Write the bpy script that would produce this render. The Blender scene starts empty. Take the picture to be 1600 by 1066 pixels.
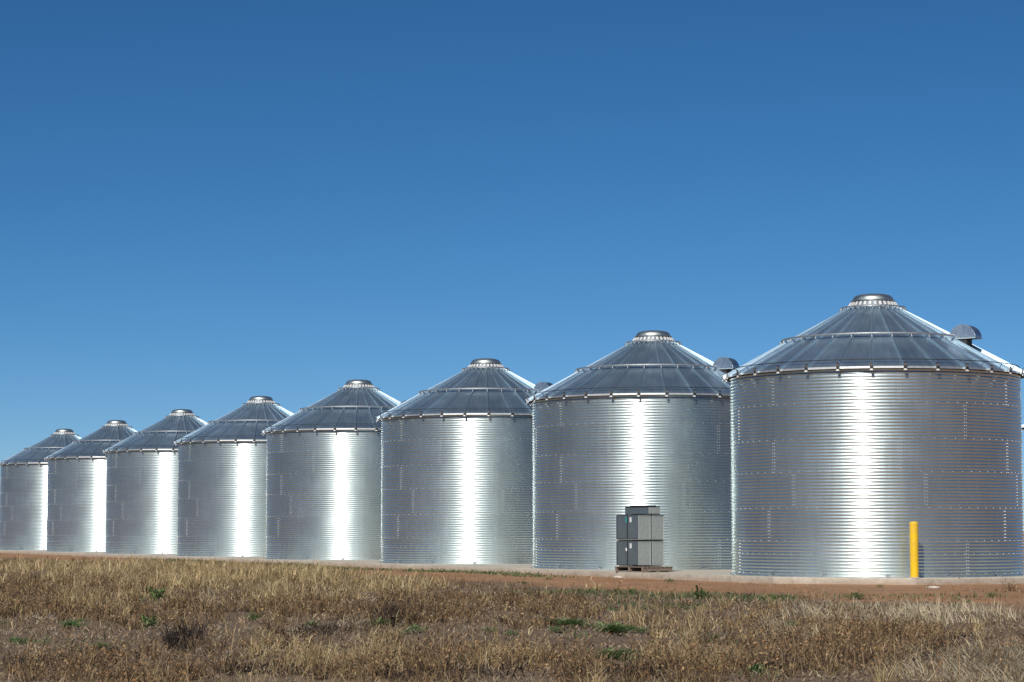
import bpy, math, random
import numpy as np
from mathutils import Vector, Matrix
from math import sin, cos, pi, radians as R

SC = bpy.context.scene
COL = SC.collection
rng = np.random.default_rng(11)
random.seed(11)

# ------------------------------------------------------------------ camera
CAM_H = 0.957                       # above the concrete (z = 0 is the concrete's top)
FPX, PITCH = 3523.33, 0.084         # focal length in pixels of a 1600 px wide frame
cam = bpy.data.cameras.new('camera'); co = bpy.data.objects.new('camera', cam); COL.objects.link(co)
co.location = (0, 0, CAM_H); co.rotation_euler = (pi / 2 + PITCH, 0, 0)
cam.sensor_width = 36; cam.lens = FPX / 1600 * 36; cam.clip_start = 0.5; cam.clip_end = 6000
SC.camera = co

# ------------------------------------------------------------------ sky, sun, exposure
SUN_AZ, SUN_EL = R(-20), R(38)      # azimuth from straight behind the camera, minus = left
to_sun = Vector((sin(SUN_AZ) * cos(SUN_EL), -cos(SUN_AZ) * cos(SUN_EL), sin(SUN_EL)))
w = bpy.data.worlds.new('World'); SC.world = w; w.use_nodes = True
nt = w.node_tree; nt.nodes.clear()
sky = nt.nodes.new('ShaderNodeTexSky'); sky.sky_type = 'NISHITA'; sky.sun_disc = False
sky.sun_elevation = SUN_EL; sky.sun_rotation = math.atan2(to_sun.x, to_sun.y)
sky.altitude = 2000; sky.air_density = 0.7; sky.dust_density = 0.35; sky.ozone_density = 6.0
bg = nt.nodes.new('ShaderNodeBackground'); bg.inputs['Strength'].default_value = 0.071
ow = nt.nodes.new('ShaderNodeOutputWorld')
gm = nt.nodes.new('ShaderNodeGamma'); gm.inputs['Gamma'].default_value = 1.0
hs = nt.nodes.new('ShaderNodeHueSaturation'); hs.inputs['Saturation'].default_value = 1.17; hs.inputs['Hue'].default_value = 0.4945
nt.links.new(sky.outputs[0], gm.inputs['Color']); nt.links.new(gm.outputs[0], hs.inputs['Color']); nt.links.new(hs.outputs[0], bg.inputs['Color']); nt.links.new(bg.outputs[0], ow.inputs['Surface'])
sl = bpy.data.lights.new('sun', 'SUN'); sl.energy = 4.5; sl.angle = R(0.53); sl.color = (1.0, 0.95, 0.87)
so = bpy.data.objects.new('sun', sl); COL.objects.link(so)
so.rotation_euler = (-to_sun).to_track_quat('-Z', 'Y').to_euler()
so.location = to_sun * 60
SC.view_settings.view_transform = 'Standard'; SC.view_settings.look = 'None'
SC.view_settings.exposure = 0.0; SC.view_settings.gamma = 1.0

# ------------------------------------------------------------------ the row's frame
U = np.array([-0.42460713, 0.9053777])       # along the row, away from the camera
N = np.array([-0.9053777, -0.42460713])      # across the row, towards the field
P0 = np.array([7.9974, 49.7172])             # middle of the nearest bin
SP = 10.42493
T = [0, 0.971, 1.987, 3.007, 4.012, 5.018, 6.033, 7.0]
GZ = -0.135                                   # the ground beside the slab

def row(a, n): return P0 + U * a + N * n
def to_row(x, y):
    return (x - P0[0]) * U[0] + (y - P0[1]) * U[1], (x - P0[0]) * N[0] + (y - P0[1]) * N[1]
def to_px(x, y, z):
    """pixel of the 1600 x 1066 photograph that a point was measured at"""
    z = z - CAM_H
    zc = y * np.cos(PITCH) + z * np.sin(PITCH); yc = -y * np.sin(PITCH) + z * np.cos(PITCH)
    return 800 + FPX * x / zc, 533 - FPX * yc / zc
def on_ground(px, py, z=-0.25):
    X = (px - 800) / FPX; Y = -(py - 533) / FPX
    d = np.array([X, cos(PITCH) - Y * sin(PITCH), sin(PITCH) + Y * cos(PITCH)])
    for _ in range(4):
        P = d * ((z - CAM_H) / d[2]); z = float(ground_z(np.array([P[0]]), np.array([P[1]]))[0])
    return P[0], P[1], z

def _h(ix, iy, s):
    h = (ix.astype(np.int64) * 374761393 + iy.astype(np.int64) * 668265263 + s * 1442695041) & 0x7fffffff
    h = ((h ^ (h >> 13)) * 1274126177) & 0x7fffffff
    return ((h ^ (h >> 16)) & 0xffff) / 65535.0
def vnoise(x, y, s=0):
    ix, iy = np.floor(x), np.floor(y); fx, fy = x - ix, y - iy
    fx = fx * fx * (3 - 2 * fx); fy = fy * fy * (3 - 2 * fy)
    a, b = _h(ix, iy, s), _h(ix + 1, iy, s); c, d = _h(ix, iy + 1, s), _h(ix + 1, iy + 1, s)
    return (a * (1 - fx) + b * fx) * (1 - fy) + (c * (1 - fx) + d * fx) * fy
def fbm(x, y, s=0, o=3):
    t = 0; a = 1; n = 0
    for k in range(o):
        t = t + a * vnoise(x * 2 ** k, y * 2 ** k, s + k); n += a; a *= .5
    return t / n

def track_edge(a): return np.interp(a, [-60, -12, 0, 8, 14, 27, 40, 50, 90], [7.2, 7.6, 8.3, 7.4, 6.3, 5.5, 6.8, 7.6, 8]) + .35 * np.sin(a * .7)
def ground_z(x, y):
    a, n = to_row(x, y)
    field = np.clip((n - 5.5) / 4, 0, 1)
    z = GZ + 0.02 * (fbm(x * .9, y * .9, 3) - .5)
    z = z + field * (0.20 * (fbm(x * .22, y * .22, 7) - .5) + 0.20 * (fbm(x * 1.3, y * 1.3, 9) - .5) - 0.06)
    near = np.clip((44 - y) / 30, 0, 1)
    z = z - 0.10 * near * field
    # a rut of turned soil across the middle of the field
    return z

# ------------------------------------------------------------------ mesh helpers
class MB:
    def __init__(s): s.v = []; s.f = []; s.m = []
    def add(s, vs, fs, mi=0):
        o = len(s.v); s.v += [tuple(p) for p in vs]
        for f in fs: s.f.append(tuple(i + o for i in f)); s.m.append(mi)
    def box(s, c, size, M=None, mi=0, bev=0.0):
        x, y, z = (k / 2 for k in size); b = min(bev, x * .9, y * .9, z * .9)
        if b <= 0:
            vs = [(sx * x, sy * y, sz * z) for sz in (-1, 1) for sy in (-1, 1) for sx in (-1, 1)]
            fs = [(0, 2, 3, 1), (4, 5, 7, 6), (0, 1, 5, 4), (2, 6, 7, 3), (0, 4, 6, 2), (1, 3, 7, 5)]
        else:   # chamfered box: rings of eight
            vs = []
            for zz, ins in ((-z, b), (-z + b, 0), (z - b, 0), (z, b)):
                X, Y = x - ins, y - ins; k = b * .6
                vs += [(-X + k, -Y, zz), (X - k, -Y, zz), (X, -Y + k, zz), (X, Y - k, zz), (X - k, Y, zz), (-X + k, Y, zz), (-X, Y - k, zz), (-X, -Y + k, zz)]
            fs = [tuple(range(7, -1, -1)), tuple(range(24, 32))]
            for r in range(3):
                for i in range(8):
                    j = (i + 1) % 8; fs.append((r * 8 + i, r * 8 + j, r * 8 + 8 + j, r * 8 + 8 + i))
        c = Vector(c)
        vs = [(M @ Vector(p) if M else Vector(p)) + c for p in vs]
        s.add(vs, fs, mi)
    def lathe(s, prof, n=48, mi=0, ph=0, close=False):
        vs = [(r * sin(ph + 2 * pi * i / n), -r * cos(ph + 2 * pi * i / n), z) for r, z in prof for i in range(n)]
        fs = []
        for k in range(len(prof) - 1):
            for i in range(n):
                j = (i + 1) % n; fs.append((k * n + i, k * n + j, (k + 1) * n + j, (k + 1) * n + i))
        s.add(vs, fs, mi)
    def tube(s, pts, r, n=6, mi=0, closed=False):
        vs = []; m = len(pts); pts = [Vector(p) for p in pts]
        for i, p in enumerate(pts):
            a = pts[(i - 1) % m] if (closed or i > 0) else p; b = pts[(i + 1) % m] if (closed or i < m - 1) else p
            d = (b - a).normalized(); up = Vector((0, 0, 1)) if abs(d.z) < .95 else Vector((1, 0, 0))
            e = d.cross(up).normalized(); g = e.cross(d)
            vs += [p + e * (r * cos(2 * pi * k / n)) + g * (r * sin(2 * pi * k / n)) for k in range(n)]
        fs = []
        for i in range(m if closed else m - 1):
            q = (i + 1) % m
            for k in range(n):
                l = (k + 1) % n; fs.append((i * n + k, i * n + l, q * n + l, q * n + k))
        if not closed: fs += [tuple(range(n - 1, -1, -1)), tuple(range((m - 1) * n, m * n))]
        s.add(vs, fs, mi)
    def build(s, name, mats, parent=None, smooth=False):
        me = bpy.data.meshes.new(name); me.from_pydata(s.v, [], s.f)
        for m in (mats if isinstance(mats, (list, tuple)) else [mats]): me.materials.append(m)
        me.polygons.foreach_set('material_index', s.m)
        if smooth: me.polygons.foreach_set('use_smooth', [True] * len(s.f))
        me.update()
        return link(name, me, parent)
def link(name, me, parent=None):
    o = bpy.data.objects.new(name, me); COL.objects.link(o)
    if parent: o.parent = parent
    return o
def thing(name, label, cat, loc=(0, 0, 0), rz=0, group=None):
    o = bpy.data.objects.new(name, None); COL.objects.link(o); o.location = loc; o.rotation_euler = (0, 0, rz)
    o.empty_display_size = .3
    return tag(o, label, cat, group)
def tag(o, label, cat, group=None, kind=None):
    o['label'] = label; o['category'] = cat
    if group: o['group'] = group
    if kind: o['kind'] = kind
    return o
def structure(o): o['kind'] = 'structure'; return o
def copy_thing(root, loc, label, rz=None):
    c = root.copy(); COL.objects.link(c); c.location = loc; c['label'] = label
    if rz is not None: c.rotation_euler = (0, 0, rz)
    def kids(o, p):
        for ch in list(o.children):
            d = ch.copy(); COL.objects.link(d); d.parent = p; kids(ch, d)
    kids(root, c)
    return c

# ------------------------------------------------------------------ material helpers
class NT:
    def __init__(s, name):
        s.mat = bpy.data.materials.new(name); s.mat.use_nodes = True
        s.t = s.mat.node_tree; s.p = s.t.nodes['Principled BSDF']; s.o = s.t.nodes['Material Output']
    def n(s, typ, **kw):
        nd = s.t.nodes.new('ShaderNode' + typ)
        for k, v in kw.items(): setattr(nd, k, v)
        return nd
    def l(s, a, b): s.t.links.new(a, b)
    def set(s, sock, v):
        if isinstance(v, (int, float, tuple, list)): sock.default_value = v
        else: s.l(v, sock)
    def math(s, op, a, b=None, c=None):
        m = s.n('Math', operation=op); s.set(m.inputs[0], a)
        if b is not None: s.set(m.inputs[1], b)
        if c is not None: s.set(m.inputs[2], c)
        return m.outputs[0]
    def noise(s, vec, scale, detail=3, rough=.55):
        t = s.n('TexNoise'); t.inputs['Scale'].default_value = scale; t.inputs['Detail'].default_value = detail
        t.inputs['Roughness'].default_value = rough
        if vec is not None: s.l(vec, t.inputs['Vector'])
        return t.outputs['Fac']
    def maprange(s, v, a, b, c, d):
        m = s.n('MapRange'); s.set(m.inputs[0], v)
        for i, k in enumerate((a, b, c, d)): s.set(m.inputs[i + 1], k)
        return m.outputs[0]
    def mix(s, f, a, b, blend='MIX'):
        m = s.n('Mix', data_type='RGBA', blend_type=blend); s.set(m.inputs[0], f)
        s.set(m.inputs[6], a if not isinstance(a, tuple) else (*a[:3], 1)); s.set(m.inputs[7], b if not isinstance(b, tuple) else (*b[:3], 1))
        return m.outputs[2]
    def obj(s): return s.n('TexCoord').outputs['Object']
    def pos(s): return s.n('NewGeometry').outputs['Position']
    def scaled(s, vec, sc):
        m = s.n('Mapping'); m.inputs['Scale'].default_value = sc; s.l(vec, m.inputs['Vector']); return m.outputs[0]
    def bump(s, h, strength, dist=.01):
        b = s.n('Bump'); b.inputs['Strength'].default_value = strength; b.inputs['Distance'].default_value = dist
        s.l(h, b.inputs['Height']); s.l(b.outputs[0], s.p.inputs['Normal'])
    def base(s, c): s.set(s.p.inputs['Base Color'], (*c, 1) if isinstance(c, tuple) else c)
    def rough(s, v): s.set(s.p.inputs['Roughness'], v)

RING = 4.3 / 6
SHEET = 2 * pi / 7
RING_OFF = [R(v - 9.14) for v in (-15.3, 6.5, 19, 9.4, -15.3, 9.4)]      # first seam of each ring, from the bottom ring up

def mat_wall():
    m = NT('galvanized_corrugated_steel'); p = m.p
    p.inputs['Metallic'].default_value = .945
    ob = m.obj(); sep = m.n('SeparateXYZ'); m.l(ob, sep.inputs[0])
    ring = m.math('FLOOR', m.math('DIVIDE', sep.outputs[2], RING))
    ang = m.math('ARCTAN2', sep.outputs[0], m.math('MULTIPLY', sep.outputs[1], -1))
    off = m.math('MULTIPLY', m.math('MODULO', m.math('MULTIPLY', ring, 0.37), 1.0), SHEET)
    sid = m.math('FLOOR', m.math('DIVIDE', m.math('ADD', ang, off), SHEET))
    cb = m.n('CombineXYZ'); m.l(ring, cb.inputs[0]); m.l(sid, cb.inputs[1]); m.l(m.n('ObjectInfo').outputs['Random'], cb.inputs[2])
    wn = m.n('TexWhiteNoise'); wn.noise_dimensions = '3D'; m.l(cb.outputs[0], wn.inputs['Vector'])
    spang = m.noise(m.scaled(ob, (1, 1, 1)), 55, 2)
    cloud = m.noise(ob, 1.3, 4)
    k = m.math('ADD', m.maprange(wn.outputs['Value'], 0, 1, .965, 1.03), m.maprange(spang, .3, .7, -.05, .05))
    k = m.math('ADD', k, m.maprange(cloud, .3, .7, -.05, .05))
    k = m.math('MULTIPLY', k, m.maprange(m.n('ObjectInfo').outputs['Random'], 0, 1, .96, 1.04))
    cv = m.n('CombineXYZ'); m.l(m.math('MULTIPLY', ang, 30.0), cv.inputs[0]); m.l(m.math('MULTIPLY', sep.outputs[2], .5), cv.inputs[1]); m.l(m.n('ObjectInfo').outputs['Random'], cv.inputs[2])
    k = m.math('ADD', k, m.maprange(m.noise(cv.outputs[0], 1.0, 4, .6), .3, .7, -.045, .04))
    col = m.mix(1.0, (.645, .75, .755), k, 'MULTIPLY')
    # dust thrown up on the lowest ring
    dust = m.math('MULTIPLY', m.maprange(sep.outputs[2], 0.0, .55, .55, 0), m.maprange(m.noise(m.scaled(ob, (1, 1, .35)), 3.5, 4), .35, .7, .2, 1))
    col = m.mix(m.math('MULTIPLY', dust, .55), col, (.47, .40, .33))
    m.base(col)
    rg = m.math('ADD', m.maprange(wn.outputs['Color'], 0, 1, .285, .31), m.maprange(spang, .3, .7, -.02, .03))
    m.rough(m.math('ADD', rg, m.math('MULTIPLY', dust, .22)))
    # rolled sheet: the zinc scatters up and down far more than sideways
    tg = m.n('Tangent', direction_type='RADIAL', axis='Z'); m.l(tg.outputs[0], p.inputs['Tangent'])
    p.inputs['Anisotropic'].default_value = .88; p.inputs['Anisotropic Rotation'].default_value = .25
    # frosted bloom of the zinc: a second, wider lobe
    q = m.n('BsdfPrincipled'); q.inputs['Metallic'].default_value = .945; m.l(col, q.inputs['Base Color'])
    m.set(q.inputs['Roughness'], m.math('ADD', m.maprange(cloud, .3, .7, .43, .50), m.math('MULTIPLY', dust, .15)))
    m.l(tg.outputs[0], q.inputs['Tangent']); q.inputs['Anisotropic'].default_value = .35; q.inputs['Anisotropic Rotation'].default_value = .25
    mx = m.n('MixShader'); mx.inputs[0].default_value = .31
    m.l(p.outputs[0], mx.inputs[1]); m.l(q.outputs[0], mx.inputs[2]); m.l(mx.outputs[0], m.o.inputs['Surface'])
    return m.mat
def mat_roof():
    m = NT('galvanized_roof_sheet'); p = m.p; p.inputs['Metallic'].default_value = .94
    ob = m.obj(); sep = m.n('SeparateXYZ'); m.l(ob, sep.inputs[0])
    ang = m.math('ARCTAN2', sep.outputs[0], m.math('MULTIPLY', sep.outputs[1], -1))
    pid = m.math('FLOOR', m.math('DIVIDE', m.math('ADD', ang, R(10) + 40 * pi / 15), pi / 15))
    wn = m.n('TexWhiteNoise'); wn.noise_dimensions = '2D'
    cb = m.n('CombineXYZ'); m.l(pid, cb.inputs[0]); m.l(m.n('ObjectInfo').outputs['Random'], cb.inputs[1]); m.l(cb.outputs[0], wn.inputs['Vector'])
    # run-off streaks: noise in (angle, radius) stretched down the slope
    rad = m.math('SQRT', m.math('ADD', m.math('POWER', sep.outputs[0], 2.0), m.math('POWER', sep.outputs[1], 2.0)))
    cv = m.n('CombineXYZ'); m.l(m.math('MULTIPLY', ang, 26.0), cv.inputs[0]); m.l(m.math('MULTIPLY', rad, .9), cv.inputs[1])
    st = m.noise(cv.outputs[0], 1.0, 5, .65)
    cl = m.noise(ob, 2.2, 4)
    sp = m.noise(ob, 60, 2)
    k = m.math('ADD', m.maprange(wn.outputs['Value'], 0, 1, .88, 1.06), m.maprange(st, .3, .7, -.06, .06))
    k = m.math('ADD', k, m.maprange(sp, .3, .7, -.06, .06))
    k = m.math('MULTIPLY', k, m.maprange(m.n('ObjectInfo').outputs['Random'], 0, 1, .93, 1.07))
    m.base(m.mix(1.0, (.475, .60, .68), k, 'MULTIPLY'))
    m.rough(m.math('ADD', m.maprange(st, .3, .7, .39, .45), m.maprange(cl, .3, .7, -.03, .04)))
    m.bump(cl, .12, .03)
    return m.mat
def mat_zinc(name, c, rough, metal=1.0):
    m = NT(name); m.p.inputs['Metallic'].default_value = metal
    ob = m.obj(); k = m.maprange(m.noise(ob, 22, 4), .3, .7, .85, 1.12)
    m.base(m.mix(1.0, c, k, 'MULTIPLY')); m.rough(m.maprange(m.noise(ob, 9, 3), .3, .7, rough - .05, rough + .08))
    return m.mat
def mat_paint(name, c, rough, var=.12, dust=None):
    m = NT(name); ob = m.obj()
    k = m.maprange(m.noise(m.scaled(ob, (1, 1, .4)), 6, 5), .3, .7, 1 - var, 1 + var)
    col = m.mix(1.0, c, k, 'MULTIPLY')
    if dust:
        col = m.mix(m.maprange(m.noise(ob, 5, 4), .45, .75, 0, .45), col, dust)
    m.base(col); m.rough(m.maprange(m.noise(ob, 14, 3), .3, .7, rough - .06, rough + .1))
    return m.mat
def mat_wood():
    m = NT('weathered_pallet_wood'); ob = m.obj()
    g = m.noise(m.scaled(ob, (3, 40, 40)), 1.2, 5, .6); b = m.noise(ob, 4, 3)
    col = m.mix(m.maprange(g, .3, .7, 0, 1), (.12, .085, .062), (.30, .225, .17))
    m.base(m.mix(m.maprange(b, .35, .65, 0, .5), col, (.22, .19, .165))); m.rough(.85); m.bump(g, .4, .004)
    return m.mat
def mat_concrete():
    m = NT('pale_concrete'); ob = m.pos(); sep = m.n('SeparateXYZ'); m.l(ob, sep.inputs[0])
    a = m.noise(ob, .8, 5); b = m.noise(ob, 14, 4); c = m.noise(m.scaled(ob, (1, 1, 5)), 2.5, 4)
    col = m.mix(m.maprange(a, .3, .7, 0, 1), (.42, .375, .305), (.55, .50, .415))
    col = m.mix(1.0, col, m.maprange(b, .25, .75, .82, 1.14), 'MULTIPLY')
    col = m.mix(m.maprange(m.noise(ob, 3.1, 5, .65), .52, .68, 0, .55), col, (.27, .235, .195))
    # red soil splashed up the slab's side
    lo = m.math('MULTIPLY', m.maprange(sep.outputs[2], -.135, -.02, 1, 0), m.maprange(c, .3, .65, .25, 1))
    col = m.mix(m.math('MULTIPLY', lo, .75), col, (.30, .18, .11))
    m.base(col); m.rough(.88); m.bump(b, .3, .006)
    return m.mat
def mat_ground():
    m = NT('dry_field_soil'); ob = m.pos()
    dv = m.n('VectorMath', operation='DOT_PRODUCT'); m.l(ob, dv.inputs[0]); dv.inputs[1].default_value = (N[0], N[1], 0)
    n = m.math('SUBTRACT', dv.outputs['Value'], float(P0 @ N))
    wob = m.maprange(m.noise(ob, .25, 5), .3, .7, -1.2, 1.2)
    f = m.maprange(m.math('ADD', n, wob), 6.8, 8.6, 0, 1)
    big = m.noise(ob, .35, 5); fine = m.noise(ob, 9, 6, .65); grit = m.noise(ob, 60, 4)
    dirt = m.mix(m.maprange(big, .3, .7, 0, 1), (.34, .172, .085), (.44, .245, .132))
    dirt = m.mix(m.maprange(m.noise(ob, 1.7, 5, .7), .42, .68, 0, .75), dirt, (.235, .165, .11))
    dirt = m.mix(1.0, dirt, m.maprange(fine, .3, .7, .68, 1.2), 'MULTIPLY')
    dirt = m.mix(1.0, dirt, m.maprange(grit, .3, .7, .8, 1.15), 'MULTIPLY')
    soil = m.mix(m.maprange(big, .3, .7, 0, 1), (.125, .088, .060), (.20, .148, .105))
    soil = m.mix(m.maprange(fine, .4, .65, 0, .7), soil, (.21, .155, .10))
    soil = m.mix(1.0, soil, m.maprange(grit, .3, .7, .5, 1.4), 'MULTIPLY')
    m.base(m.mix(f, dirt, soil)); m.rough(.95); m.p.inputs['Specular IOR Level'].default_value = .15
    h = m.math('ADD', m.math('MULTIPLY', fine, .7), m.math('MULTIPLY', grit, .3))
    m.bump(h, .6, .05)
    return m.mat
def mat_plant(name, trans=.3, rough=.7):
    m = NT(name); at = m.n('Attribute'); at.attribute_name = 'tint'
    m.l(at.outputs['Color'], m.p.inputs['Base Color']); m.rough(rough); m.p.inputs['Specular IOR Level'].default_value = .25
    tr = m.n('BsdfTranslucent'); m.l(at.outputs['Color'], tr.inputs['Color'])
    mx = m.n('MixShader'); mx.inputs[0].default_value = trans
    m.l(m.p.outputs[0], mx.inputs[1]); m.l(tr.outputs[0], mx.inputs[2]); m.l(mx.outputs[0], m.o.inputs['Surface'])
    return m.mat

M_WALL, M_ROOF = mat_wall(), mat_roof()
M_BOLT = mat_zinc('zinc_bolt', (.78, .80, .80), .5, .7)
M_TRIM = mat_zinc('bright_zinc_trim', (.62, .66, .65), .42, .95)
M_DARK = mat_paint('dull_dark_steel', (.022, .024, .027), .6)
M_PLATE = mat_paint('whitened_zinc', (.62, .61, .58), .5)
M_LID = mat_zinc('weathered_zinc_lid', (.55, .60, .58), .45)
M_HOOD = mat_zinc('vent_sheet', (.44, .50, .56), .42)
M_ANCH = mat_zinc('dull_zinc_bracket', (.42, .43, .44), .5, .8)
M_SHADE = mat_paint('eave_shade_soffit', (.06, .05, .05), .9)  # near-black soffit: the shadow gap below the eave put into colour
M_CONC = mat_concrete(); M_GROUND = mat_ground(); M_WOOD = mat_wood()
M_YEL = mat_paint('yellow_paint', (.83, .53, .015), .42, .10, (.50, .33, .08))
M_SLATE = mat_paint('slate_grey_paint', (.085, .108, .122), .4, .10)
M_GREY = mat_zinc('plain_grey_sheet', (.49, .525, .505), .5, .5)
M_BLACK = mat_paint('black_trim_and_gap_shade', (.015, .015, .017), .8)  # dark cabinet trim, and shade painted into the gaps of the stack
M_STICK = mat_paint('white_sticker', (.8, .8, .78), .5, .04)
M_INK = mat_paint('grey_ink', (.25, .26, .28), .6)
M_TEAL = mat_paint('teal_sticker', (.03, .33, .33), .5)
M_STONE = mat_paint('pale_stone', (.55, .49, .42), .9, .25)
M_PLANT = mat_plant('dry_plant', .25); M_GREEN = mat_plant('green_leaf', .35, .55)

# ------------------------------------------------------------------ ground and slab
def axis(lo, hi, a, b, step, grow=1.35):
    c = list(np.arange(a, b + .001, step)); s = step; x = b
    while x < hi: s *= grow; x += s; c.append(min(x, hi))
    s = step; x = a; pre = []
    while x > lo: s *= grow; x -= s; pre.append(max(x, lo))
    return np.array(pre[::-1] + c)
def build_ground():
    xs = axis(-3000, 3000, -32, 24, .35); ys = axis(-3000, 3500, 9, 125, .35)
    X, Y = np.meshgrid(xs, ys); Z = ground_z(X, Y)
    nx, ny = len(xs), len(ys)
    me = bpy.data.meshes.new('ground'); v = np.stack([X, Y, Z], -1).reshape(-1, 3).astype(np.float32)
    i = np.arange((ny - 1) * (nx - 1)); r, c = i // (nx - 1), i % (nx - 1); b = r * nx + c
    q = np.stack([b, b + 1, b + nx + 1, b + nx], 1).astype(np.int32)
    me.vertices.add(len(v)); me.vertices.foreach_set('co', v.ravel())
    me.loops.add(q.size); me.loops.foreach_set('vertex_index', q.ravel())
    me.polygons.add(len(q)); me.polygons.foreach_set('loop_start', np.arange(0, q.size, 4, dtype=np.int32))
    me.polygons.foreach_set('use_smooth', np.ones(len(q), bool)); me.materials.append(M_GROUND); me.update(calc_edges=True)
    structure(link('ground', me))
build_ground()
AP = 3.55; TQ = AP * math.tan(pi / 8)
def slab_mesh(name, pts):
    b = MB(); n = len(pts); be = .015
    c = np.mean(pts, 0)
    def ins(p, d): q = c - p; return p + q / np.hypot(*q) * d
    rings = [[(*p, -1.0) for p in pts], [(*p, -be) for p in pts], [(*ins(p, be), 0) for p in pts]]
    vs = sum(rings, []); fs = [tuple(range(2 * n, 3 * n))]
    for k in range(2):
        for i in range(n):
            j = (i + 1) % n; fs.append((k * n + i, k * n + j, k * n + n + j, k * n + n + i))
    b.add(vs, fs); return structure(b.build(name, M_CONC))
EA = 7 * SP
front = [(EA + TQ, AP)] + [(x, AP) for x in np.linspace(EA - 2, 0, 9)] + [(-TQ, AP)]
pts = front + [(-AP, TQ), (-AP, -TQ), (-TQ, -AP), (EA + TQ, -AP), (EA + AP, -TQ), (EA + AP, TQ)]
pts = [row(*p) for p in pts]
slab_mesh('concrete_slab', pts)

# ------------------------------------------------------------------ grain bins
BR, BH = 3.16, 4.3
PITCHC = BH / 63
def wall_mesh(seed):
    nseg, per = 216, 8; rows = 63 * per + 1
    z = np.linspace(0, BH, rows)[:, None]; ph = np.linspace(0, 2 * pi, nseg, endpoint=False)[None, :]
    rg = np.random.default_rng(seed)
    corr = .0072 * np.cos(2 * pi * z / PITCHC)
    ring = np.minimum((z / RING).astype(int), 5)
    dent = np.zeros((rows, nseg))
    for r in range(6):            # every ring of sheets bellies a little differently
        m = (ring[:, 0] == r)[:, None]; d = 0
        for k in range(5):
            fq = rg.integers(9, 34); d = d + np.cos(fq * ph + rg.uniform(0, 6.3) + rg.uniform(-1, 1) * z) * .00045 * 18 / fq
        zz = (z - r * RING) / RING
        dent += m * (d * np.clip(np.sin(pi * np.clip(zz, 0, 1)) * 1.6, 0, 1) + .0015 * (1 - zz))
    rr = BR + corr + dent
    v = np.stack([rr * np.sin(ph), -rr * np.cos(ph), np.broadcast_to(z, rr.shape)], -1).reshape(-1, 3)
    i = np.arange((rows - 1) * nseg); a, c = i // nseg, i % nseg; d = (c + 1) % nseg
    q = np.stack([a * nseg + c, a * nseg + d, (a + 1) * nseg + d, (a + 1) * nseg + c], 1)
    # bolts: two columns at every sheet's end, one row at every ring joint
    bv, bf = [], []
    def bolt(pa, zb, s=.0100):
        zb = round(zb / PITCHC) * PITCHC         # on a crest
        o = len(v) + len(bv); r0 = BR + .0064
        n = np.array([sin(pa), -cos(pa), 0]); t = np.array([cos(pa), sin(pa), 0]); u = np.array([0, 0, 1.])
        c0 = n * r0 + u * zb
        for k in range(6): bv.append(c0 + (t * cos(k * pi / 3) + u * sin(k * pi / 3)) * s)
        for k in range(6): bv.append(c0 + n * .009 + (t * cos(k * pi / 3) + u * sin(k * pi / 3)) * s * .6)
        for k in range(6):
            l = (k + 1) % 6; bf.append((o + k, o + l, o + 6 + l, o + 6 + k))
        bf.append(tuple(o + 6 + k for k in range(6)))
    for r in range(6):
        for s_ in range(7):
            p0 = RING_OFF[r] + s_ * SHEET
            for col, dp in ((0, -.008), (1, .008)):
                for k in range(10): bolt(p0 + dp, r * RING + (k + .8) * PITCHC)
        if r:
            for k in range(84): bolt(2 * pi * (k + .3 * r) / 84, r * RING)
    for k in range(60): bolt(2 * pi * k / 60, PITCHC)
    for k in range(84): bolt(2 * pi * k / 84, PITCHC * 7)
    me = bpy.data.meshes.new('wall')
    V = np.concatenate([v, np.array(bv)]).astype(np.float32)
    loops = np.concatenate([q.ravel(), np.array([x for f in bf for x in f])]).astype(np.int32)
    tot = np.concatenate([np.full(len(q), 4), np.array([len(f) for f in bf])]).astype(np.int32)
    me.vertices.add(len(V)); me.vertices.foreach_set('co', V.ravel())
    me.loops.add(len(loops)); me.loops.foreach_set('vertex_index', loops)
    me.polygons.add(len(tot)); me.polygons.foreach_set('loop_start', (np.cumsum(tot) - tot).astype(np.int32))
    me.materials.append(M_WALL); me.materials.append(M_BOLT)
    me.polygons.foreach_set('material_index', np.concatenate([np.zeros(len(q)), np.ones(len(bf))]).astype(np.int32))
    me.polygons.foreach_set('use_smooth', np.concatenate([np.ones(len(q)), np.zeros(len(bf))]).astype(bool))
    me.update(calc_edges=True); return me

NP = 30; RIB0 = R(-10); ER, EZ, TR = 3.26, 4.355, .50
SLOPE = math.tan(R(29.05))
def rz(r): return EZ + (ER - r) * SLOPE
def polar(ph, r, z): return Vector((r * sin(ph), -r * cos(ph), z))

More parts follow.
